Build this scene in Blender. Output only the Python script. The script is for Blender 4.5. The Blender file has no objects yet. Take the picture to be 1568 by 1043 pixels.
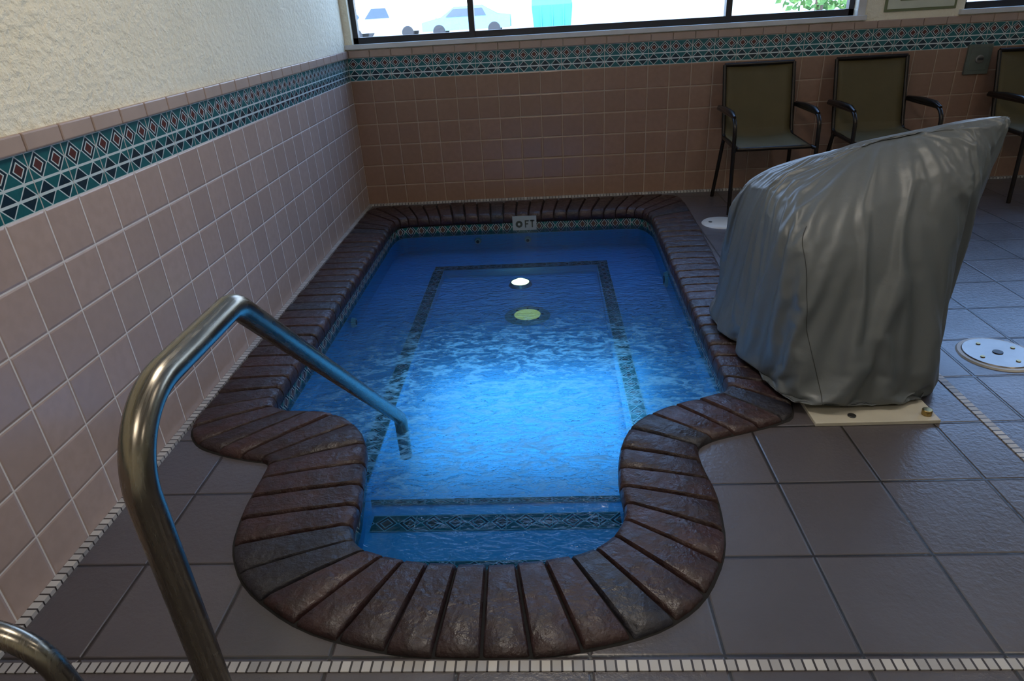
import bpy, math, random, bisect
from mathutils import Vector, Matrix, noise
from mathutils.geometry import tessellate_polygon
random.seed(7)
scn=bpy.context.scene
try:
    scn.view_settings.view_transform='Standard'; scn.view_settings.look='None'
except Exception: pass

# ------------------------------------------------------------------ node helpers
class E:
    def __init__(s,nt,sock): s.nt=nt; s.s=sock
    def _m(s,op,o=None,o2=None,clamp=False):
        n=s.nt.nodes.new('ShaderNodeMath'); n.operation=op; n.use_clamp=clamp
        s.nt.links.new(s.s,n.inputs[0])
        for i,q in ((1,o),(2,o2)):
            if q is None: continue
            if isinstance(q,E): s.nt.links.new(q.s,n.inputs[i])
            else: n.inputs[i].default_value=q
        return E(s.nt,n.outputs[0])
    def __add__(s,o): return s._m('ADD',o)
    def __sub__(s,o): return s._m('SUBTRACT',o)
    def __mul__(s,o): return s._m('MULTIPLY',o)
    def __truediv__(s,o): return s._m('DIVIDE',o)
    def fr(s): return s._m('FRACT')
    def fl(s): return s._m('FLOOR')
    def ab(s): return s._m('ABSOLUTE')
    def gt(s,o): return s._m('GREATER_THAN',o)
    def lt(s,o): return s._m('LESS_THAN',o)
    def mx(s,o): return s._m('MAXIMUM',o)
    def mn(s,o): return s._m('MINIMUM',o)
    def pw(s,o): return s._m('POWER',o)
    def inv(s): return E(s.nt,s.s)*-1.0+1.0
    def ramp(s,a,b,c=0.0,d=1.0):
        n=s.nt.nodes.new('ShaderNodeMapRange'); n.interpolation_type='SMOOTHSTEP'
        s.nt.links.new(s.s,n.inputs[0])
        for i,q in enumerate((a,b,c,d)): n.inputs[i+1].default_value=q
        return E(s.nt,n.outputs[0])
class M:
    def __init__(s,name):
        s.m=bpy.data.materials.new(name); s.m.use_nodes=True; s.nt=s.m.node_tree
        s.nt.nodes.clear(); s.out=s.nt.nodes.new('ShaderNodeOutputMaterial')
    def n(s,t): return s.nt.nodes.new(t)
    def co(s,kind='Object'):
        n=s.n('ShaderNodeTexCoord'); return n.outputs[kind]
    def xyz(s,sock):
        n=s.n('ShaderNodeSeparateXYZ'); s.nt.links.new(sock,n.inputs[0])
        return [E(s.nt,o) for o in n.outputs]
    def comb(s,x,y,z=0.0):
        n=s.n('ShaderNodeCombineXYZ')
        for i,q in enumerate((x,y,z)):
            if isinstance(q,E): s.nt.links.new(q.s,n.inputs[i])
            else: n.inputs[i].default_value=q
        return n.outputs[0]
    def noise(s,vec,scale,detail=3,rough=.5,col=False,dist=0.0):
        n=s.n('ShaderNodeTexNoise'); n.inputs['Scale'].default_value=scale
        n.inputs['Detail'].default_value=detail; n.inputs['Roughness'].default_value=rough
        n.inputs['Distortion'].default_value=dist
        if vec is not None: s.nt.links.new(vec,n.inputs['Vector'])
        return E(s.nt,n.outputs['Color' if col else 'Fac'])
    def white(s,vec):
        n=s.n('ShaderNodeTexWhiteNoise'); s.nt.links.new(vec,n.inputs['Vector']); return E(s.nt,n.outputs['Value'])
    def mix(s,f,a,b):
        n=s.n('ShaderNodeMix'); n.data_type='RGBA'
        for i,q in ((0,f),(6,a),(7,b)):
            if isinstance(q,E): s.nt.links.new(q.s,n.inputs[i])
            elif i==0: n.inputs[0].default_value=q
            else: n.inputs[i].default_value=(*q,1)
        return E(s.nt,n.outputs[2])
    def bump(s,h,strength=.3,dist=.01):
        n=s.n('ShaderNodeBump'); n.inputs['Strength'].default_value=strength; n.inputs['Distance'].default_value=dist
        s.nt.links.new(h.s,n.inputs['Height']); return n.outputs[0]
    def pr(s,col,rough=.5,metal=0.0,normal=None,spec=None,final=True):
        n=s.n('ShaderNodeBsdfPrincipled')
        def st(k,q):
            if isinstance(q,E): s.nt.links.new(q.s,n.inputs[k])
            elif isinstance(q,tuple): n.inputs[k].default_value=(*q,1)
            else: n.inputs[k].default_value=q
        st('Base Color',col); st('Roughness',rough); st('Metallic',metal)
        if spec is not None: st('Specular IOR Level',spec)
        if normal is not None: s.nt.links.new(normal,n.inputs['Normal'])
        if final: s.nt.links.new(n.outputs[0],s.out.inputs[0])
        return n.outputs[0]

def simple(name,col,rough=.5,metal=0.0,bs=0,bstr=.2,var=.15,**k):
    m=M(name); c=m.co(); nz=m.noise(c,bs or 12,3)
    dark=tuple(x*(1-var) for x in col); lite=tuple(min(1,x*(1+var)) for x in col)
    cc=m.mix(nz,dark,lite)
    m.pr(cc,rough,metal,m.bump(m.noise(c,bs,3),bstr,.004) if bs else None,**k)
    return m.m

def wall_tile(name,axis,col,grout,p=.147):
    m=M(name); x,y,z=m.xyz(m.co()); u=(x if axis=='x' else y)/p; v=z/p
    e=((u.fr()-.5).ab()).mx((v.fr()-.5).ab())
    g=e.gt(.5-.0022/p)
    idn=m.white(m.comb(u.fl(),v.fl(),3.0))
    base=m.mix(idn,tuple(c*.92 for c in col),tuple(c*1.05 for c in col))
    base=m.mix(m.noise(m.co(),30,3).ramp(.3,.7,0,.35),base,tuple(c*.8 for c in col))
    c=m.mix(g,base,grout)
    h=e.ramp(.44,.495,1,0)+m.noise(m.co(),25,2)*.25
    m.pr(c,m.mix(g,(.25,)*3,(.8,)*3),0,m.bump(h,.45,.004),spec=.5)
    return m.m

def band_tile(name,mode,H=.147,z0=.882,P=.0735):
    """green / white / maroon decorative tile band"""
    m=M(name)
    if mode=='uv': u,v,_=m.xyz(m.co('UV')); vv=v/H
    else:
        x,y,z=m.xyz(m.co()); u=x if mode=='x' else y; vv=(z-z0)/H
    rows=2 if H>.1 else 1
    r=vv*float(rows); top=r.fl()
    a=((u/P).fr()-.5).ab(); b=(r.fr()-.5).ab()
    d=a+b
    green=(.010,.085,.095); white=(.50,.58,.58); red=(.085,.028,.026); dark=(.008,.025,.04)
    if rows==1: green=(.008,.075,.07); white=(.30,.36,.33); red=(.07,.04,.03); dark=(.006,.02,.03)
    n=m.noise(m.co(),60,2)
    c=m.mix(n,green,tuple(q*1.4 for q in green))
    c=m.mix(d.lt(.50),c,white)
    c=m.mix(d.lt(.435),c,dark)
    c1=m.mix(d.lt(.30),c,white)
    c1=m.mix(d.lt(.235),c1,red)
    if rows==2:
        c2=m.mix(b.lt(.05),c,white)
        c=m.mix(top.gt(.5),c2,c1)
        c=m.mix(((r-1.0).ab()).lt(.045),c,white)
        c=m.mix((vv-.5).ab().gt(.485),c,white)
    else: c=m.mix(b.gt(.46),c1,white)
    e=((u/.147).fr()-.5).ab().gt(.487)
    c=m.mix(e,c,(.45,.42,.38) if rows==2 else (.25,.26,.24))
    m.pr(c,.22,0,m.bump(d,.1,.002))
    return m.m

def mosaic(name,axis,P=.0235):
    m=M(name); x,y,z=m.xyz(m.co()); u=x if axis=='x' else y
    f=(u/P).fr(); g=f.gt(.80)
    c=m.mix(m.white(m.comb((u/P).fl(),0.0,0.0)),(.30,.29,.28),(.48,.46,.43))
    c=m.mix(g,c,(.03,.025,.025))
    m.pr(c,.4,0,m.bump(g.inv(),.4,.003))
    return m.m

MT={}
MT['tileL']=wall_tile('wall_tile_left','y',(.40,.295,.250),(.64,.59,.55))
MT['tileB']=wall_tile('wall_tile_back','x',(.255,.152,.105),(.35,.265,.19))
MT['bandL']=band_tile('tile_band_left','y')
MT['bandB']=band_tile('tile_band_back','x')
MT['bandP']=band_tile('pool_waterline_tile','uv',H=.10,P=.075)
MT['trim']=simple('bullnose_trim',(.35,.25,.20),.35)
MT['mosx']=mosaic('mosaic_x','x'); MT['mosy']=mosaic('mosaic_y','y')
m=M('stucco'); c=m.co(); n1=m.noise(c,36,4,.6); n2=m.noise(c,6,2)
m.pr(m.mix(n2,(.76,.69,.52),(.86,.79,.62)),.85,0,m.bump(n1+n2*.6,.8,.016)); MT['stucco']=m.m
MT['ceil']=simple('ceiling_paint',(.75,.73,.68),.9)
m=M('deck_tile'); co=m.co(); x,y,z=m.xyz(co); u=(x-.222)/.2945; v=(y+3.34)/.29
e=((u.fr()-.5).ab()).mx((v.fr()-.5).ab())
g=e.gt(.4885); idn=m.white(m.comb(u.fl(),v.fl(),1.0))
base=m.mix(idn,(.066,.057,.061),(.086,.076,.081))
n14=m.noise(co,12,4,.6)
base=m.mix(n14.ramp(.35,.7,0,.3),base,(.060,.053,.057))
c=m.mix(g,base,(.010,.008,.008))
h=e.ramp(.475,.492,1,0)*1.2+m.noise(co,60,3,.6)*.35
m.pr(c,m.noise(co,5,2).ramp(.3,.7,.28,.34),0,m.bump(h,.5,.008),spec=.9); MT['deck']=m.m
m=M('coping_brick'); co=m.co(); gi=m.n('ShaderNodeNewGeometry'); r=E(m.nt,gi.outputs['Random Per Island'])
c=m.mix(r,(.024,.013,.014),(.046,.020,.018))
c=m.mix((r*7.31).fr().gt(.92),c,(.022,.022,.030))
c=m.mix((r*13.7).fr().gt(.985),c,(.08,.050,.036))
nb=m.noise(co,26,4,.6)
c=m.mix(nb.ramp(.35,.7,0,.6),c,(.013,.009,.010))
h=nb+m.noise(co,14,3)*.8+m.noise(co,70,3)*.3
m.pr(c,m.noise(co,30,3).ramp(.3,.7,.34,.56),0,m.bump(h,.6,.012),spec=.5); MT['brick']=m.m
MT['mortar']=simple('mortar',(.006,.005,.005),.9,bs=60)
m=M('pool_plaster'); co=m.co()
m.pr(m.mix(m.noise(co,3,3),(.11,.30,.47),(.17,.41,.60)),.6); MT['plaster']=m.m
# water
m=M('spa_water'); co=m.co(); x,y,z=m.xyz(co)
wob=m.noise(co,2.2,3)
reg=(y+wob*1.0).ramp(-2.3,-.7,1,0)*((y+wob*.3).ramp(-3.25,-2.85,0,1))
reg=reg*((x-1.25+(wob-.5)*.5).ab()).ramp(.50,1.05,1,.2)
sv=m.comb(x*.8,y*1.6,0.0)
rip=m.noise(sv,13,3,.5,dist=1.2); fine=m.noise(sv,40,3,.55,dist=.6)
calm=m.noise(co,6,2)
h=(rip*1.0+fine*.4)*(reg*.9+.10)+calm*.10
nrm=m.bump(h,1.0,.06)
fr=m.n('ShaderNodeFresnel'); fr.inputs['IOR'].default_value=1.33; m.nt.links.new(nrm,fr.inputs['Normal'])
tr=m.n('ShaderNodeBsdfTransparent'); tr.inputs[0].default_value=(.22,.54,.80,1)
gl=m.n('ShaderNodeBsdfGlossy'); gl.inputs['Roughness'].default_value=.08; m.nt.links.new(nrm,gl.inputs['Normal'])
mx=m.n('ShaderNodeMixShader'); m.nt.links.new(fr.outputs[0],mx.inputs[0]); m.nt.links.new(tr.outputs[0],mx.inputs[1]); m.nt.links.new(gl.outputs[0],mx.inputs[2])
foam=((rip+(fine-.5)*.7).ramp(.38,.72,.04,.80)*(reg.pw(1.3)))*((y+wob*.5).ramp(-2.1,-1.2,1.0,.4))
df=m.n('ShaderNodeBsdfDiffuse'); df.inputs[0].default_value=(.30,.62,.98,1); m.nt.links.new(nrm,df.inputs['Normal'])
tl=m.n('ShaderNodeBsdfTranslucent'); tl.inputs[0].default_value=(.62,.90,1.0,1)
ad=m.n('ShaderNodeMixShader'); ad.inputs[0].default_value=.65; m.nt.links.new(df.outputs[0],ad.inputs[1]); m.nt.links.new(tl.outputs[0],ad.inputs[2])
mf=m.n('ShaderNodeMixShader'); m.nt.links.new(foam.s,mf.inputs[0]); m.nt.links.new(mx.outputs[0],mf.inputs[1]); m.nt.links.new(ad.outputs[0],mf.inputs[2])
m.nt.links.new(mf.outputs[0],m.out.inputs[0]); MT['water']=m.m
m=M('brushed_steel'); co=m.co(); x,y,z=m.xyz(co)
nn=m.noise(m.comb(x*40.0,y*2.0,z*2.0),8,3)
m.pr(m.mix(nn,(.20,.18,.145),(.32,.29,.24)),nn.ramp(.2,.8,.20,.32),1.0,m.bump(nn,.05,.001)); MT['steel']=m.m
MT['lid']=simple('lid_white',(.46,.44,.40),.4)
MT['lidm']=simple('lid_metal',(.30,.275,.25),.3,metal=.8,bs=20)
MT['dark']=simple('dark_metal',(.02,.02,.02),.4)
MT['screw']=simple('brass',(.35,.25,.10),.3,metal=1.0)
MT['frame']=simple('window_frame_black',(.012,.012,.014),.35)
MT['sill']=simple('marble_sill',(.55,.54,.53),.25,bs=9)
MT['cream']=simple('cream_plate',(.46,.43,.35),.5)
MT['cframe']=simple('chair_frame_bronze',(.020,.016,.014),.25,metal=.6)
m=M('chair_sling'); co=m.co(); x,y,z=m.xyz(co); w=((x*260.0).fr()-.5).ab()+((z*260.0).fr()-.5).ab()
m.pr(m.mix(m.noise(co,8,3),(.065,.048,.015),(.095,.072,.025)),.7,0,m.bump(w,.25,.001)); MT['sling']=m.m
m=M('cover_fabric'); co=m.co(); nz=m.noise(co,5,4,.6)
m.pr(m.mix(nz,(.080,.092,.098),(.108,.122,.128)),.44,0,m.bump(m.noise(co,24,4,.6,dist=.5)*.5+m.noise(co,300,2)*.06,.3,.008),spec=.55); MT['cover']=m.m
MT['seam']=simple('seam',(.035,.038,.038),.7)
MT['box']=simple('box_green',(.10,.115,.095),.4)
MT['signc']=simple('sign_face',(.55,.56,.44),.5); MT['signb']=simple('sign_border',(.15,.17,.08),.5)
MT['mark']=simple('marker_face',(.22,.25,.27),.4)
MT['asph']=simple('lot_concrete',(.66,.66,.64),.9,bs=3); MT['grass']=simple('dry_grass',(.58,.58,.40),.9,bs=8,var=.4)
MT['carw']=simple('car_paint_white',(.58,.60,.63),.25); MT['carb']=simple('car_paint_blue',(.26,.44,.52),.25)
MT['glassd']=simple('car_glass',(.10,.13,.15),.1); MT['tire']=simple('tire',(.06,.06,.06),.8)
MT['teal']=simple('dumpster_teal',(.08,.42,.40),.5,bs=8); MT['leaf']=simple('leaves',(.18,.33,.08),.8,bs=10,var=.5); MT['bark']=simple('bark',(.15,.1,.07),.9)
m=M('window_glass'); t=m.n('ShaderNodeBsdfTransparent'); g2=m.n('ShaderNodeBsdfGlossy'); g2.inputs['Roughness'].default_value=.02
mm=m.n('ShaderNodeMixShader'); mm.inputs[0].default_value=.05
m.nt.links.new(t.outputs[0],mm.inputs[1]); m.nt.links.new(g2.outputs[0],mm.inputs[2]); m.nt.links.new(mm.outputs[0],m.out.inputs[0]); MT['glass']=m.m
def emis(name,col,st):
    m=M(name); e=m.n('ShaderNodeEmission'); e.inputs[0].default_value=(*col,1); e.inputs[1].default_value=st
    m.nt.links.new(e.outputs[0],m.out.inputs[0]); return m.m
MT['lampw']=emis('pool_lamp_lens',(1,.70,.28),14); MT['glowd']=emis('drain_painted_glow',(1,.74,.22),.9); MT['panel']=emis('ceiling_lens',(1,.9,.75),4)  # drain material emits an imitated glow; the drain holds no lamp
MT['rim']=simple('drain_rim',(.10,.20,.17),.5)

# ------------------------------------------------------------------ mesh helpers
class MB:
    def __init__(s,name,mats): s.name=name; s.mats=mats; s.v=[]; s.f=[]; s.mi=[]; s.sm=[]; s.uv={}
    def add(s,vs,fs,mat=0,smooth=False,uvs=None):
        o=len(s.v); s.v+= [tuple(p) for p in vs]
        for k,f in enumerate(fs):
            if uvs: s.uv[len(s.f)]=uvs[k]
            s.f.append([i+o for i in f]); s.mi.append(mat); s.sm.append(smooth)
    def quad(s,a,b,c,d,mat=0): s.add([a,b,c,d],[(0,1,2,3)],mat)
    def box(s,x0,x1,y0,y1,z0,z1,mat=0):
        v=[(x,y,z) for z in (z0,z1) for y in (y0,y1) for x in (x0,x1)]
        s.add(v,[(0,2,3,1),(4,5,7,6),(0,1,5,4),(2,6,7,3),(0,4,6,2),(1,3,7,5)],mat)
    def tube(s,pts,r,mat=0,seg=12,caps=True):
        pts=[Vector(p) for p in pts]; n=len(pts); rings=[]; up=None
        rr=r if isinstance(r,(list,tuple)) else [r]*n
        for i,p in enumerate(pts):
            t=(pts[min(i+1,n-1)]-pts[max(i-1,0)]).normalized()
            if up is None: up=t.orthogonal().normalized()
            up=(up-up.dot(t)*t).normalized(); w=t.cross(up)
            rings.append([p+(up*math.cos(a)+w*math.sin(a))*rr[i] for a in [2*math.pi*k/seg for k in range(seg)]])
        vs=[q for g in rings for q in g]; fs=[]
        for i in range(n-1):
            for k in range(seg):
                k2=(k+1)%seg; fs.append((i*seg+k,i*seg+k2,(i+1)*seg+k2,(i+1)*seg+k))
        if caps: fs.append(tuple(range(seg))[::-1]); fs.append(tuple((n-1)*seg+k for k in range(seg)))
        s.add(vs,fs,mat,True)
    def cyl(s,c,r,h,axis='z',mat=0,seg=32,r2=None):
        c=Vector(c); ax={'x':Vector((1,0,0)),'y':Vector((0,1,0)),'z':Vector((0,0,1))}[axis]
        s.tube([c,c+ax*h],[r,r if r2 is None else r2],mat,seg)
    def make(s,bevel=0,parent=None,sub=0,sharp=True):
        me=bpy.data.meshes.new(s.name); me.from_pydata(s.v,[],s.f)
        for mt in s.mats: me.materials.append(MT[mt])
        for i,p in enumerate(me.polygons): p.material_index=s.mi[i]; p.use_smooth=s.sm[i]
        if s.uv:
            l=me.uv_layers.new(name='UVMap')
            for fi,uvs in s.uv.items():
                for li,q in zip(me.polygons[fi].loop_indices,uvs): l.data[li].uv=q
        me.update(); o=bpy.data.objects.new(s.name,me); scn.collection.objects.link(o)
        if bevel:
            b=o.modifiers.new('bevel','BEVEL'); b.width=bevel; b.segments=2; b.limit_method='ANGLE'
        if sub:
            b=o.modifiers.new('sub','SUBSURF'); b.levels=sub; b.render_levels=sub
        if any(s.sm) and sharp:
            try: me.set_sharp_from_angle(angle=math.radians(50))
            except Exception: pass
        if parent: o.parent=parent
        return o
def fillet(pts,rad,seg=10):
    pts=[Vector(p) for p in pts]; out=[pts[0]]
    for i in range(1,len(pts)-1):
        r=rad[i-1] if isinstance(rad,(list,tuple)) else rad
        a=(pts[i-1]-pts[i]).normalized(); b=(pts[i+1]-pts[i]).normalized()
        ang=a.angle(b); d=r/math.tan(ang/2)
        p0=pts[i]+a*d; p1=pts[i]+b*d; c=pts[i]+(a+b).normalized()*(r/math.sin(ang/2))
        v0=(p0-c).normalized(); v1=(p1-c).normalized()
        for k in range(seg+1): out.append(c+v0.slerp(v1,k/seg)*r)
    out.append(pts[-1])
    o2=[out[0]]
    for q in out[1:]:
        L=(q-o2[-1]).length; n=max(1,int(L/.08))
        if L<1e-5: continue
        p=o2[-1].copy()
        for k in range(1,n+1): o2.append(p.lerp(q,k/n))
    return o2
def empty(name,loc=(0,0,0)):
    e=bpy.data.objects.new(name,None); e.location=loc; scn.collection.objects.link(e); return e

# ------------------------------------------------------------------ camera
Rm=Matrix(((.99784,.03202,.05731),(.0367,.45169,-.89142),(-.05443,.8916,.44955)))
cd=bpy.data.cameras.new('camera'); cam=bpy.data.objects.new('camera',cd); scn.collection.objects.link(cam)
cam.matrix_world=Matrix.Translation((1.334,-4.928,1.30))@Rm.to_4x4()
cd.sensor_width=36; cd.lens=36*1020/1568; cd.clip_start=.02; cd.clip_end=500
scn.camera=cam

# ------------------------------------------------------------------ cloth cover (simulated first)
LV=[
 [(2.095,-2.18,.05),(2.085,-2.55,.05),(2.150,-2.975,.04),(2.585,-2.95,.028),(2.69,-2.66,.028),(2.66,-2.2,.03)],
 [(2.080,-2.18,.18),(2.070,-2.52,.18),(2.140,-2.96,.16),(2.605,-2.95,.14),(2.73,-2.66,.15),(2.70,-2.2,.15)],
 [(2.080,-2.20,.33),(2.075,-2.50,.33),(2.14,-2.91,.32),(2.625,-2.90,.32),(2.750,-2.64,.34),(2.72,-2.22,.34)],
 [(2.09,-2.22,.50),(2.085,-2.50,.50),(2.145,-2.87,.49),(2.64,-2.86,.50),(2.755,-2.62,.52),(2.73,-2.25,.52)],
 [(2.11,-2.25,.615),(2.11,-2.50,.63),(2.17,-2.79,.605),(2.65,-2.81,.66),(2.765,-2.62,.69),(2.74,-2.30,.68)],
 [(2.16,-2.30,.68),(2.165,-2.50,.69),(2.27,-2.67,.70),(2.66,-2.75,.78),(2.80,-2.62,.80),(2.74,-2.40,.79)],
 [(2.25,-2.40,.735),(2.27,-2.50,.745),(2.38,-2.58,.785),(2.66,-2.68,.862),(2.845,-2.61,.882),(2.74,-2.48,.85)],
 [(2.34,-2.48,.775),(2.34,-2.50,.78),(2.42,-2.53,.815),(2.65,-2.62,.878),(2.80,-2.61,.888),(2.70,-2.56,.87)]]
def cr(p0,p1,p2,p3,t):
    return .5*((2*p1)+(-p0+p2)*t+(2*p0-5*p1+4*p2-p3)*t*t+(-p0+3*p1-3*p2+p3)*t**3)
def loft(NS,NV,lin):
    rc=[]
    for lv in LV:
        q=[Vector(a) for a in lv]; r=[]
        for i in range(6):
            for k in range(NS):
                t=k/NS; r.append(cr(q[i-1],q[i],q[(i+1)%6],q[(i+2)%6],t).lerp(q[i].lerp(q[(i+1)%6],t),lin))
        rc.append(r)
    rings=[]; NT=6*NS
    for i in range(len(rc)-1):
        for k in range(NV):
            a=rc[max(i-1,0)];b_=rc[i];c_=rc[i+1];d_=rc[min(i+2,len(rc)-1)]
            rings.append([cr(a[j],b_[j],c_[j],d_[j],k/NV) for j in range(NT)])
    rings.append(rc[-1]); return rings
def faces(NR,NT):
    fs=[(i*NT+j,i*NT+(j+1)%NT,(i+1)*NT+(j+1)%NT,(i+1)*NT+j) for i in range(NR-1) for j in range(NT)]
    fs.append(tuple((NR-1)*NT+j for j in range(NT))); return fs
cen=Vector((2.45,-2.55,0))
NS,NV=24,13; NT=6*NS
R=loft(NS,NV,.4); NR=len(R); fsC=faces(NR,NT)
vsC=[]
for i,r in enumerate(R):
    tt=i/(NR-1)
    for j,p in enumerate(r):
        an=math.atan2(p.y-cen.y,p.x-cen.x); d=Vector((p.x-cen.x,p.y-cen.y,0)); d=d.normalized() if d.length>1e-4 else d
        rel=p-Vector((2.82,-2.62,.9)); fa=math.atan2(rel.z,rel.x+rel.y*.6)
        a=min(1,(1-tt)*3)*min(1,.3+tt*6)
        vsC.append(p+d*a*(.016*math.sin(fa*9+noise.noise(p*3)*3)+.022*noise.noise(p*4.5)+.010*noise.noise(p*11)))
def sim():
    me=bpy.data.meshes.new('simc'); me.from_pydata([tuple(v) for v in vsC],[],fsC)
    ob=bpy.data.objects.new('simc',me); scn.collection.objects.link(ob)
    vg=ob.vertex_groups.new(name='pin')
    for i in range(NR):
        tt=i/(NR-1)
        wgt=1.0 if tt>.93 else (.25*(tt-.6)/.33+.02 if tt>.6 else (.75 if i<2 else (.25 if i<4 else .022)))
        vg.add(list(range(i*NT,(i+1)*NT)),wgt,'REPLACE')
    Rc=loft(10,5,.4); nt_=60; cv=[]
    for i,r in enumerate(Rc):
        for p in r:
            k=.91 if i<len(Rc)*.6 else .94
            c2=Vector((2.45,-2.55,p.z)); c2=c2 if p.z<.7 else Vector((p.x,-2.58,p.z))
            q=c2+(p-c2)*k; q.z=p.z-.015; cv.append(tuple(q))
    mc=bpy.data.meshes.new('colc'); mc.from_pydata(cv,[],faces(len(Rc),nt_)); oc=bpy.data.objects.new('colc',mc); scn.collection.objects.link(oc)
    cm=oc.modifiers.new('c','COLLISION'); oc.collision.thickness_outer=.004; oc.collision.cloth_friction=12
    cl=ob.modifiers.new('cloth','CLOTH'); s=cl.settings
    s.quality=7; s.mass=.25; s.air_damping=2
    s.tension_stiffness=30; s.compression_stiffness=30; s.shear_stiffness=15; s.bending_stiffness=1.0
    s.tension_damping=10; s.compression_damping=10; s.bending_damping=1
    s.vertex_group_mass='pin'; s.pin_stiffness=1.0
    s.shrink_min=-.085; s.shrink_max=-.085
    cl.collision_settings.use_collision=True; cl.collision_settings.distance_min=.006; cl.collision_settings.collision_quality=2
    cl.point_cache.frame_start=1; cl.point_cache.frame_end=45
    for f in range(1,37): scn.frame_set(f)
    dg=bpy.context.evaluated_depsgraph_get(); ev=ob.evaluated_get(dg)
    out=[v.co.copy() for v in ev.data.vertices]
    bpy.data.objects.remove(ob); bpy.data.objects.remove(oc)
    scn.frame_set(1)
    return out
try:
    o_=sim()
    dm_=[(a-b).length for a,b in zip(o_,vsC)]
    if len(o_)==len(vsC) and max(dm_)<.35 and sum(dm_)/len(dm_)>.001: vsC=o_
except Exception as ex: print('sim failed',ex)
for nm in ('simc','colc'):
    if nm in bpy.data.objects: bpy.data.objects.remove(bpy.data.objects[nm])
for k_,v in enumerate(vsC):
    v.z=max(v.z,.018)
    # keep clear of the coping bricks under the left hem
    if v.z<.045 and v.x<2.24 and v.y>-3.0: v.z=.045

# ------------------------------------------------------------------ room
RX,RY,RZ=8.0,-7.0,2.7
ZB0,ZB1,ZT=.882,1.029,1.082
w=MB('wall_left',['tileL','bandL','stucco'])
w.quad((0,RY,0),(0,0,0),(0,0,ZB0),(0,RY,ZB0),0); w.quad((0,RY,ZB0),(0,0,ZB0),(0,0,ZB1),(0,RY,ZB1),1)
w.quad((0,RY,ZB1),(0,0,ZB1),(0,0,RZ),(0,RY,RZ),2)
w.box(-.12,-.001,RY,.15,0,RZ,2); w.make()
wins=[(.05,3.40),(4.08,7.6)]; WZ0,WZ1=1.11,2.25
w=MB('wall_back',['tileB','bandB','stucco','cream'])
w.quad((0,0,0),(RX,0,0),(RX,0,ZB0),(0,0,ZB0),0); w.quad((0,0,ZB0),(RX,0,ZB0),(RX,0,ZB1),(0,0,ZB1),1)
w.quad((0,0,ZB1),(RX,0,ZB1),(RX,0,WZ0-.02),(0,0,WZ0-.02),2)
w.box(0,RX,.002,.16,0,WZ0-.02,2)
xs=[0]+[q for a in wins for q in a]+[RX]
for i in range(0,len(xs),2): w.box(xs[i],xs[i+1],0,.16,WZ0-.02,WZ1,2)
w.box(0,RX,0,.16,WZ1,RZ,2); w.make()
w=MB('wall_right',['stucco']); w.box(RX,RX+.12,RY,.15,0,RZ); w.make()
w=MB('wall_front',['stucco']); w.box(-.12,RX+.12,RY-.12,RY,0,RZ); w.make()
w=MB('ceiling',['ceil']); w.box(-.12,RX+.12,RY-.12,.16,RZ,RZ+.1); w.make()
t=MB('trim_1',['trim'])
n=int(-RY/.147)
for i in range(n+1):
    a=-i*.147-.001; b=max(RY,a-.145); t.box(.0005,.014,b,a,ZB1+.002,ZT-.004)
t.make(bevel=.005)
t=MB('trim_2',['trim'])
for i in range(int(RX/.147)+1):
    a=.015+i*.147; b=min(RX,a+.145); t.box(a,b,-.014,-.0005,ZB1+.002,ZT-.004)
t.make(bevel=.005)
for k,(a,b) in enumerate(wins):
    W=MB('window_%d'%(k+1),['frame','glass','sill'])
    W.box(a-.03 if k else 0.0,b+.06,-.025,.155,WZ0-.025,WZ0+.005,2)
    fw=.035
    W.box(a,b,.05,.10,WZ0+.005,WZ0+.045,0); W.box(a,b,.05,.10,WZ1-.04,WZ1,0)
    W.box(a,a+fw,.05,.10,WZ0,WZ1,0); W.box(b-fw,b,.05,.10,WZ0,WZ1,0)
    for xm in ((.871,2.586) if k==0 else (5.0,6.8)): W.box(xm-.02,xm+.02,.045,.105,WZ0,WZ1,0)
    W.box(a+.01,b-.01,.073,.077,WZ0+.02,WZ1-.02,1)
    W.box(b,b+.05,-.012,.0,WZ0,WZ1,2)
    W.make(bevel=.002)

# ------------------------------------------------------------------ pool contours (inner, outer)
P=[(.28,-.80,.035,-.80),(.277,-1.8,.035,-1.8),(.27,-2.70,.035,-2.70),(.272,-2.86,.03,-2.98),(.36,-2.90,.11,-3.09),
(.46,-2.905,.22,-3.14),(.575,-2.94,.33,-3.175),(.66,-3.03,.405,-3.19),(.705,-3.14,.41,-3.23),(.722,-3.27,.41,-3.33),(.742,-3.39,.415,-3.44),
(.742,-3.51,.44,-3.58),(.785,-3.595,.53,-3.72),(.88,-3.635,.72,-3.85),(1.0,-3.66,.95,-3.915),(1.14,-3.665,1.14,-3.925),(1.27,-3.66,1.33,-3.92),
(1.40,-3.635,1.545,-3.87),(1.49,-3.575,1.68,-3.78),(1.545,-3.47,1.775,-3.61),(1.535,-3.34,1.80,-3.40),(1.548,-3.19,1.785,-3.26),
(1.59,-3.06,1.785,-3.165),(1.68,-2.97,1.85,-3.12),(1.79,-2.91,1.94,-3.09),(1.90,-2.88,2.06,-3.05),(1.985,-2.83,2.16,-3.0),(1.985,-2.73,2.175,-2.78),
(1.99,-2.2,2.195,-2.2),(2.01,-1.4,2.25,-1.4),(2.03,-.75,2.285,-.75),(2.03,-.62,2.295,-.40),(1.985,-.46,2.29,-.11),(1.86,-.44,1.98,-.105),(1.14,-.44,1.14,-.105),(.45,-.44,.36,-.105),
(.30,-.455,.035,-.11),(.28,-.60,.035,-.42)]
def chaikin(p):
    o=[]; n=len(p)
    for i in range(n):
        a=p[i]; b=p[(i+1)%n]
        o.append(tuple(.78*x+.22*y for x,y in zip(a,b))); o.append(tuple(.22*x+.78*y for x,y in zip(a,b)))
    return o
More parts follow.
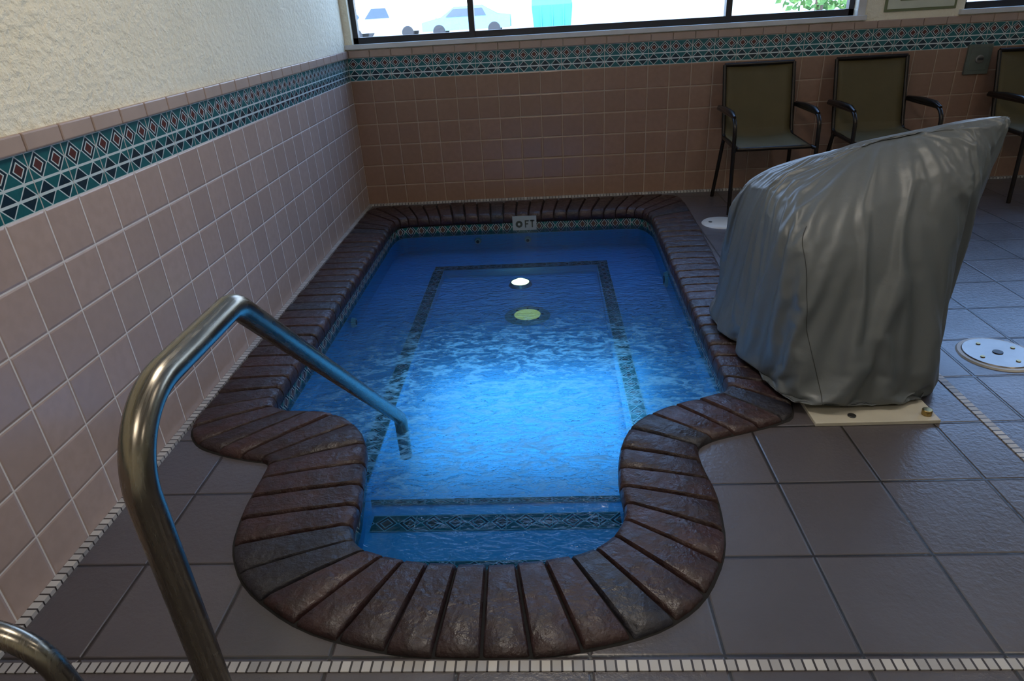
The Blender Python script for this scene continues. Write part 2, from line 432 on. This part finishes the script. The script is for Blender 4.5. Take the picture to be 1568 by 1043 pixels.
D=chaikin(chaikin(P))
mid=[Vector(((a[0]+a[2])/2,(a[1]+a[3])/2)) for a in D]
n=len(D); cum=[0]
for i in range(n): cum.append(cum[-1]+(mid[(i+1)%n]-mid[i]).length)
L=cum[-1]
def at(s):
    s=s%L
    i=min(bisect.bisect_right(cum,s)-1,n-1); f=(s-cum[i])/max(1e-9,cum[i+1]-cum[i])
    return [x*(1-f)+y*f for x,y in zip(D[i],D[(i+1)%n])]
cop=MB('pool_coping',['brick','mortar'])
NB=int(L/.094); step=L/NB
prof=[(.02,-.05),(-.03,-.04),(-.045,-.02),(-.04,.002),(-.015,.016),(.05,.022),(.5,.024),(.93,.022),(.985,.016),(1.0,.006),(1.0,-.02)]
for i in range(NB):
    s0=i*step+.0035; s1=(i+1)*step-.0035; jz=random.uniform(-.003,.003); jt=random.uniform(-.012,.012)
    vs=[]
    for (s,dz) in ((s0,-.007),(s0+.005,0),((s0+s1)/2,.001),(s1-.005,0),(s1,-.007)):
        q=at(s); a=Vector(q[:2]); b=Vector(q[2:])
        for (t,z) in prof:
            p=a.lerp(b,t+(jt if t>.5 else 0)); zz=z+(dz if z>0 else 0)+jz
            vs.append((p.x,p.y,zz))
    k=len(prof); fs=[]
    for r in range(4):
        for j in range(k-1): fs.append((r*k+j,(r+1)*k+j,(r+1)*k+j+1,r*k+j+1))
    fs.append(tuple(range(k))); fs.append(tuple(4*k+j for j in range(k))[::-1])
    cop.add(vs,fs,0,True)
vs=[];fs=[]
for q in D:
    a=Vector(q[:2]); b=Vector(q[2:])
    for t,z in ((0,-.05),(0,.0),(.02,.005),(.98,.005),(1.02,.0)):
        p=a.lerp(b,t); vs.append((p.x,p.y,z))
for i in range(n):
    j=(i+1)%n
    for k in range(4): fs.append((i*5+k,j*5+k,j*5+k+1,i*5+k+1))
cop.add(vs,fs,1)
cop.make()
inner=[Vector((q[0],q[1])) for q in D]; outer=[Vector((q[2],q[3])) for q in D]
half=[a.lerp(b,.9) for a,b in zip(inner,outer)]
def fill(mb,polys,z,mat=0):
    pl=[[Vector((p[0],p[1],0)) for p in poly] for poly in polys]
    tri=tessellate_polygon(pl); vs=[(p.x,p.y,z) for poly in pl for p in poly]
    fs=[]
    for t in tri:
        a,b,c=[Vector(vs[i]) for i in t]
        if (b-a).cross(c-a).z<0: t=(t[0],t[2],t[1])
        fs.append(tuple(t))
    mb.add(vs,fs,mat)
fl=MB('floor',['deck'])
fill(fl,[[(0,RY),(RX,RY),(RX,0),(0,0)],half],0)
fl.make()
ms=MB('trim_3',['mosx','mosy'])
ms.box(.0,6.5,-3.958,-3.932,-.002,.003,0)
ms.box(2.735,2.762,-3.93,-.25,-.002,.003,1)
ms.box(.001,.027,RY,-.001,-.002,.012,1)
ms.box(.027,6.0,-.027,-.001,-.002,.012,0)
ms.make()
# pool shell
ZW=-.10; ZBn=-.23; ZF=-.275
ps=MB('spa_pool_basin',['bandP','plaster'])
off=[]
for i in range(n):
    d=(outer[i]-inner[i]).normalized(); off.append(inner[i]+d*.006)
acc=0
for i in range(n):
    j=(i+1)%n; a=off[i]; b=off[j]; l=(b-a).length
    for z0,z1,mt in ((-.13,-.03,0),(-.3,-.13,1)):
        ps.add([(a.x,a.y,z0),(b.x,b.y,z0),(b.x,b.y,z1),(a.x,a.y,z1)],[(0,1,2,3)],mt,False,
               [[(acc,z0+.13),(acc+l,z0+.13),(acc+l,z1+.13),(acc,z1+.13)]])
    acc+=l
pit=[(.655,-3.11),(1.62,-3.11),(1.65,-.85),(.655,-.85)]
fill(ps,[off,pit],ZBn,1)
for i in range(4):
    a=pit[i]; b=pit[(i+1)%4]; ps.quad((*a,ZF),(*b,ZF),(*b,ZBn),(*a,ZBn),1)
ps.quad((pit[0][0],pit[0][1],ZF),(pit[1][0],pit[1][1],ZF),(pit[2][0],pit[2][1],ZF),(pit[3][0],pit[3][1],ZF),1)
def strip(x0,x1,y0,y1,z,along):
    if along=='x': uv=[(x0,0),(x1,0),(x1,.1),(x0,.1)]
    else: uv=[(y0,0.1),(y0,0),(y1,0),(y1,.1)]
    ps.add([(x0,y0,z),(x1,y0,z),(x1,y1,z),(x0,y1,z)],[(0,1,2,3)],0,False,[uv])
zt=ZBn+.003
strip(.59,1.72,-.85,-.775,zt,'x'); strip(.585,.655,-3.11,-.85,zt,'y'); strip(1.65,1.72,-3.11,-.85,zt,'y'); strip(.62,1.68,-3.14,-3.11,zt,'x')
ps.box(.705,1.585,-3.70,-3.25,-.24,-.175,1)
strip(.74,1.54,-3.33,-3.255,-.172,'x')
strip(.84,1.45,-3.52,-3.458,-.172,'x')  # tile strip put in to imitate a reflection near the front edge
basin=ps.make()
wt=MB('spa_water',['water']); fill(wt,[off],ZW); wt.make()
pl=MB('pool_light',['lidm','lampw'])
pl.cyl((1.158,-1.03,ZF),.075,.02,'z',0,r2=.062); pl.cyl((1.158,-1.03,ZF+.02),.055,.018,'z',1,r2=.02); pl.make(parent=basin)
dr=MB('pool_drain',['glowd','dark','rim']); dr.cyl((1.21,-1.50,ZF),.13,.008,'z',2,r2=.10); dr.cyl((1.21,-1.50,ZF+.008),.075,.012,'z',0,r2=.04)  # emissive centre and widened rim imitate a glow with its halo
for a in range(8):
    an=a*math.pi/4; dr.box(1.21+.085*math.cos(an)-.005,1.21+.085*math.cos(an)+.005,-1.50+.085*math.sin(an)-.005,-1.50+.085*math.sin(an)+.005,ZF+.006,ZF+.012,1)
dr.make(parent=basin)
for k,(c,ax,h,r) in enumerate([((2.022,-1.30,-.165),'x',-.02,.05),((.285,-1.75,-.165),'x',.02,.028),((.85,-.45,-.165),'y',-.02,.024),((1.2,-.45,-.17),'y',-.02,.024)]):
    j=MB('spa_jet',['cream','dark']); j.cyl(c,r,h,ax,0,r2=r*.8)
    c2=list(c); i0={'x':0,'y':1}[ax]; c2[i0]+=h*1.02; j.cyl(c2,r*.45,h*.1,ax,1); j.make(parent=basin)
dm=MB('depth_marker',['mark','dark'])
yy=-.462; dm.box(1.10,1.265,yy,yy+.01,-.098,.0,0); dm.cyl((1.145,yy,-.055),.024,-.002,'y',1,24)
dm.cyl((1.145,yy-.002,-.055),.009,-.001,'y',0,16)
for bx in ((1.185,1.193,-.080,-.028),(1.193,1.213,-.037,-.028),(1.193,1.208,-.058,-.050),(1.220,1.252,-.037,-.028),(1.232,1.240,-.080,-.028)):
    dm.box(bx[0],bx[1],yy-.002,yy,bx[2],bx[3],1)
dm.make(parent=basin)
# handrail
hr=MB('handrail',['steel','lidm'])
X=.77
hr.tube(fillet([(X,-4.228,.0),(X,-4.228,.85),(X,-3.855,.85),(X,-2.87,-.045),(X,-2.87,-.22)],[.13,.075,.07],14),.0235,0,20)
hr.cyl((X,-4.228,0),.055,.012,'z',1,r2=.045); hr.make()
hr=MB('handrail',['steel','lidm'])
hr.tube(fillet([(.13,-4.15,0),(.13,-4.15,.375),(.40,-4.15,.375),(.47,-4.15,.0)],[.08,.13],14),.0215,0,20)
hr.cyl((.13,-4.15,0),.055,.012,'z',1,r2=.045); hr.cyl((.47,-4.15,0),.055,.012,'z',1,r2=.045); hr.make()
l=MB('skimmer_lid',['lid','dark','screw']); l.cyl((2.435,-.80,0),.122,.008,'z',0,48,r2=.115); l.cyl((2.435,-.80,.008),.095,.003,'z',0,48,r2=.09)
for a in (0,math.pi): l.cyl((2.435+.07*math.cos(a),-.8,.010),.012,.002,'z',1,12)
l.make()
l=MB('drain_cover',['lidm','dark','screw','lid']); l.cyl((3.045,-2.603,0),.138,.006,'z',3,48,r2=.133); l.cyl((3.045,-2.603,.006),.120,.004,'z',0,48,r2=.117)
l.cyl((3.045,-2.603,.009),.018,.004,'z',1,16)
for a in range(4):
    an=a*math.pi/2+.4; l.cyl((3.045+.08*math.cos(an),-2.603+.08*math.sin(an),.009),.008,.004,'z',2,12)
l.make()

# ------------------------------------------------------------------ chairs
def chair(cx,dy=0):
    c=MB('sling_armchair',['cframe','sling'])
    hw=.225; T=.0125
    yb,yf=-.19+dy,-.62+dy
    for s in (-1,1):
        x=cx+s*hw; xa=cx+s*(hw+.03)
        c.tube(fillet([(x,yb+.08,.865),(x,yb-.03,.42),(x,yf+.04,.405)],.05,6),T,0)
        c.tube(fillet([(xa,yb+.035,.60),(xa,yf+.02,.60),(xa,yf-.01,.0)],[.085],8),T,0)
        c.tube([(xa,yb+.035,.60),(x,yb+.03,.61)],T,0)
        c.tube(fillet([(x,yb+.02,.60),(x,yb-.04,.40),(xa,yb+.03,.0)],.05,6),T,0)
        c.tube([(x,yf+.08,.405),(xa,yf+.0,.40)],T,0)
        pts=[(xa,yb+.03,.612),(xa,yb-.15,.618),(xa,yf+.12,.615),(xa,yf+.05,.600)]
        c.tube(pts,[.010,.018,.018,.010],0)
    for (z,y) in ((.865,yb+.08),(.405,yf+.04)): c.tube([(cx-hw,y,z),(cx+hw,y,z)],T,0)
    c.tube([(cx-hw,yb-.035,.40),(cx+hw,yb-.035,.40)],T*.8,0)
    path=fillet([(0,yb+.082,.872),(0,yb-.025,.43),(0,yf+.03,.415)],.06,8); vs=[];fs=[]
    K=10
    for i,p in enumerate(path):
        for k in range(K+1):
            t=k/K; sag=.016*math.sin(math.pi*t)
            vs.append((cx-hw+.01+(2*hw-.02)*t,p.y+(sag if p.z>.46 else 0),p.z-(sag if p.z<=.46 else 0)))
    for i in range(len(path)-1):
        for k in range(K): a=i*(K+1)+k; fs.append((a,a+1,a+K+2,a+K+1))
    c.add(vs,fs,1,True)
    o=c.make(); md=o.modifiers.new('s','SOLIDIFY'); md.thickness=.002
    return o
for cx in (2.775,3.50,4.53): chair(cx)

# ------------------------------------------------------------------ covered pool lift
lift=empty('covered_pool_lift',(0,0,0))
b=MB('base_plate',['cream','screw','dark'])
b.box(2.20,2.60,-3.055,-2.30,.0,.014,0)
b.cyl((2.57,-3.02,.014),.016,.02,'z',1,12); b.cyl((2.33,-3.018,.014),.014,.004,'z',2,12)
b.make(bevel=.004,parent=lift)
b=MB('lift_mast',['dark']); b.box(2.4,2.5,-2.6,-2.5,.014,.68); b.tube([(2.45,-2.55,.64),(2.68,-2.57,.78)],.025,0); b.make(bevel=.004,parent=lift)
cv=MB('cover',['cover']); cv.add(vsC,fsC,0,True); cvo=cv.make(parent=lift,sub=1,sharp=False)
sm=MB('cover_seam',['seam'])
def nrm_out(p):
    d=Vector((p.x-cen.x,p.y-cen.y,0)); return d.normalized()
pts=[]
for i in range(3,int(NR*.60)):
    fj=2*NS+6-5*math.sin(i/NR*3.1); j=int(fj); f_=fj-j
    p=Vector(vsC[i*NT+j]).lerp(Vector(vsC[i*NT+j+1]),f_); pts.append(p+nrm_out(p)*.0003)
pts=[pts[0]]+[(pts[i-1]+pts[i]*2+pts[i+1])/4 for i in range(1,len(pts)-1)]+[pts[-1]]
sm.tube(pts,.0016,0,6)
pts=[]
for j in range(NT+1):
    p=Vector(vsC[2*NT+j%NT]); pts.append(p+nrm_out(p)*.0003)
sm.tube(pts,.0014,0,6,False); sm.make(parent=lift)
bx=MB('valve_box',['box','dark','lidm']); bx.box(4.16,4.315,-.018,0,.715,.90,0); bx.box(4.18,4.295,-.022,-.018,.74,.88,0); bx.cyl((4.238,-.022,.81),.026,-.012,'y',2,20); bx.box(4.223,4.253,-.045,-.03,.803,.817,1); bx.make(bevel=.003)
sg=MB('wall_sign',['signc','signb']); sg.box(3.57,4.02,-.010,0,1.125,1.55,1); sg.box(3.585,4.005,-.013,-.010,1.14,1.535,0); sg.box(3.66,3.93,-.0145,-.013,1.185,1.20,1); sg.box(3.64,3.95,-.0145,-.013,1.24,1.27,1); sg.make()

# ------------------------------------------------------------------ exterior
g=MB('ground_outside',['asph','grass']); g.box(-80,80,.17,48,-.25,-.1,0); g.box(-80,80,48,160,-.25,.3,1); g.make()
def car(name,cx,cy,paint,pickup=False,ang=0):
    c=MB(name,[paint,'glassd','tire'])
    if pickup: prof=[(0,.45),(0,1.0),(1.1,1.08),(1.6,1.75),(2.9,1.75),(3.1,1.1),(5.2,1.1),(5.2,.45)]
    else: prof=[(0,.4),(0,.75),(1.0,.95),(1.7,1.42),(3.1,1.45),(3.9,1.0),(4.6,.9),(4.6,.4)]
    W=.9; k=len(prof); vs=[(x-2.3,-W*(1 if z<1.15 else .8),z) for x,z in prof]+[(x-2.3,W*(1 if z<1.15 else .8),z) for x,z in prof]
    fs=[tuple(range(k)),tuple(range(2*k-1,k-1,-1))]+[(i,(i+1)%k,k+(i+1)%k,k+i) for i in range(k)]
    c.add(vs,fs,0)
    zt=1.62 if pickup else 1.36; zb=1.12 if pickup else 1.0; x0,x1=(1.55,2.85) if pickup else (1.35,3.4)
    c.add([(x0-.1-2.3,-W-.01,zb),(x1-2.3,-W-.01,zb),(x1-.2-2.3,-W*.82-.02,zt),(x0+.3-2.3,-W*.82-.02,zt)],[(0,1,2,3)],1)
    for wx in (.85,3.8):
        c.cyl((wx-2.3,-W-.03,.33),.34,.25,'y',2,20); c.cyl((wx-2.3,W+.03,.33),.34,-.25,'y',2,20)
    o=c.make(bevel=.05); o.location=(cx,cy,-.1); o.rotation_euler=(0,0,ang); return o
car('pickup_truck',-7.6,37,'carw',pickup=True); car('parked_car',-2.6,35,'carb'); car('parked_car',-11.5,43,'carw',ang=.3)
d=MB('dumpster',['teal','dark']); d.add([(-1,-.8,.15),(1,-.8,.15),(1,.8,.15),(-1,.8,.15),(-1.1,-1,1.3),(1.1,-1,1.3),(1.1,1,1.7),(-1.1,1,1.7)],[(0,3,2,1),(4,5,6,7),(0,1,5,4),(1,2,6,5),(2,3,7,6),(3,0,4,7)],0)
for xx in (-.8,.8): d.cyl((xx,-.9,.08),.1,.08,'x',1,12)
for xx in (-.6,0,.6): d.box(xx-.04,xx+.04,-1.0,-.88,.2,1.28,0)
o=d.make(bevel=.02); o.location=(2.0,36,-.1)
def tree(cx,cy,s):
    t=MB('tree',['bark','leaf']); t.tube([(0,0,-.2),(0,0,1.5*s),(.1*s,0,2.2*s)],[.14*s,.1*s,.05*s],0,8)
    for k in range(700):
        a=random.uniform(0,6.28); r=random.uniform(.2,1.3)*s; z=random.uniform(.5,3.2)*s; r*=math.sin(min(3.0,z/(3.3*s)*3.1))+.25
        p=Vector((math.cos(a)*r,math.sin(a)*r,z)); u=Vector((random.uniform(-1,1),random.uniform(-1,1),random.uniform(-1,1))).normalized()*.13*s; v=u.orthogonal().normalized()*.09*s
        t.add([p-u,p+v,p+u,p-v],[(0,1,2,3)],1)
    o=t.make(); o.location=(cx,cy,-.1)
tree(12.0,24,1.3); tree(13.6,25,1.1); tree(22,26,1.3)

# ------------------------------------------------------------------ light
wd=bpy.data.worlds.new('world'); scn.world=wd; wd.use_nodes=True; nt=wd.node_tree
bg=nt.nodes['Background']; tc=nt.nodes.new('ShaderNodeTexCoord'); sp=nt.nodes.new('ShaderNodeSeparateXYZ'); nt.links.new(tc.outputs['Generated'],sp.inputs[0])
rp=nt.nodes.new('ShaderNodeValToRGB'); nt.links.new(sp.outputs[2],rp.inputs[0])
rp.color_ramp.elements[0].color=(.74,.88,1,1); rp.color_ramp.elements[1].color=(.26,.50,1,1); rp.color_ramp.elements[1].position=.45
nt.links.new(rp.outputs[0],bg.inputs[0]); bg.inputs[1].default_value=5.6
def area(name,loc,sx,sy,power,col,rot=(0,0,0)):
    l=bpy.data.lights.new(name,'AREA'); l.shape='RECTANGLE'; l.size=sx; l.size_y=sy; l.energy=power; l.color=col
    o=bpy.data.objects.new(name,l); o.location=loc; o.rotation_euler=rot; scn.collection.objects.link(o)
    return o
s=bpy.data.lights.new('sun','SUN'); s.energy=3.5; s.angle=.02; s.color=(1,.96,.9); so=bpy.data.objects.new('sun',s); so.rotation_euler=(math.radians(38),math.radians(-12),0); scn.collection.objects.link(so)
for (x,y,pw) in ((1.3,-3.2,19),(3.8,-3.2,6),(1.3,-5.6,13),(4.5,-5.6,6)):
    f=MB('ceiling_light',['lidm','panel']); f.box(x-.32,x+.32,y-.32,y+.32,RZ-.03,RZ,0); f.box(x-.28,x+.28,y-.28,y+.28,RZ-.034,RZ-.03,1); f.make()
    area('ceiling_lamp',(x,y,RZ-.05),.55,.55,pw,(1,.90,.78))
area('spa_fill_front',(1.25,-2.50,ZW-.012),.95,.75,8,(.42,.76,1))  # unseen fill added below the surface to brighten the front water, no fixture
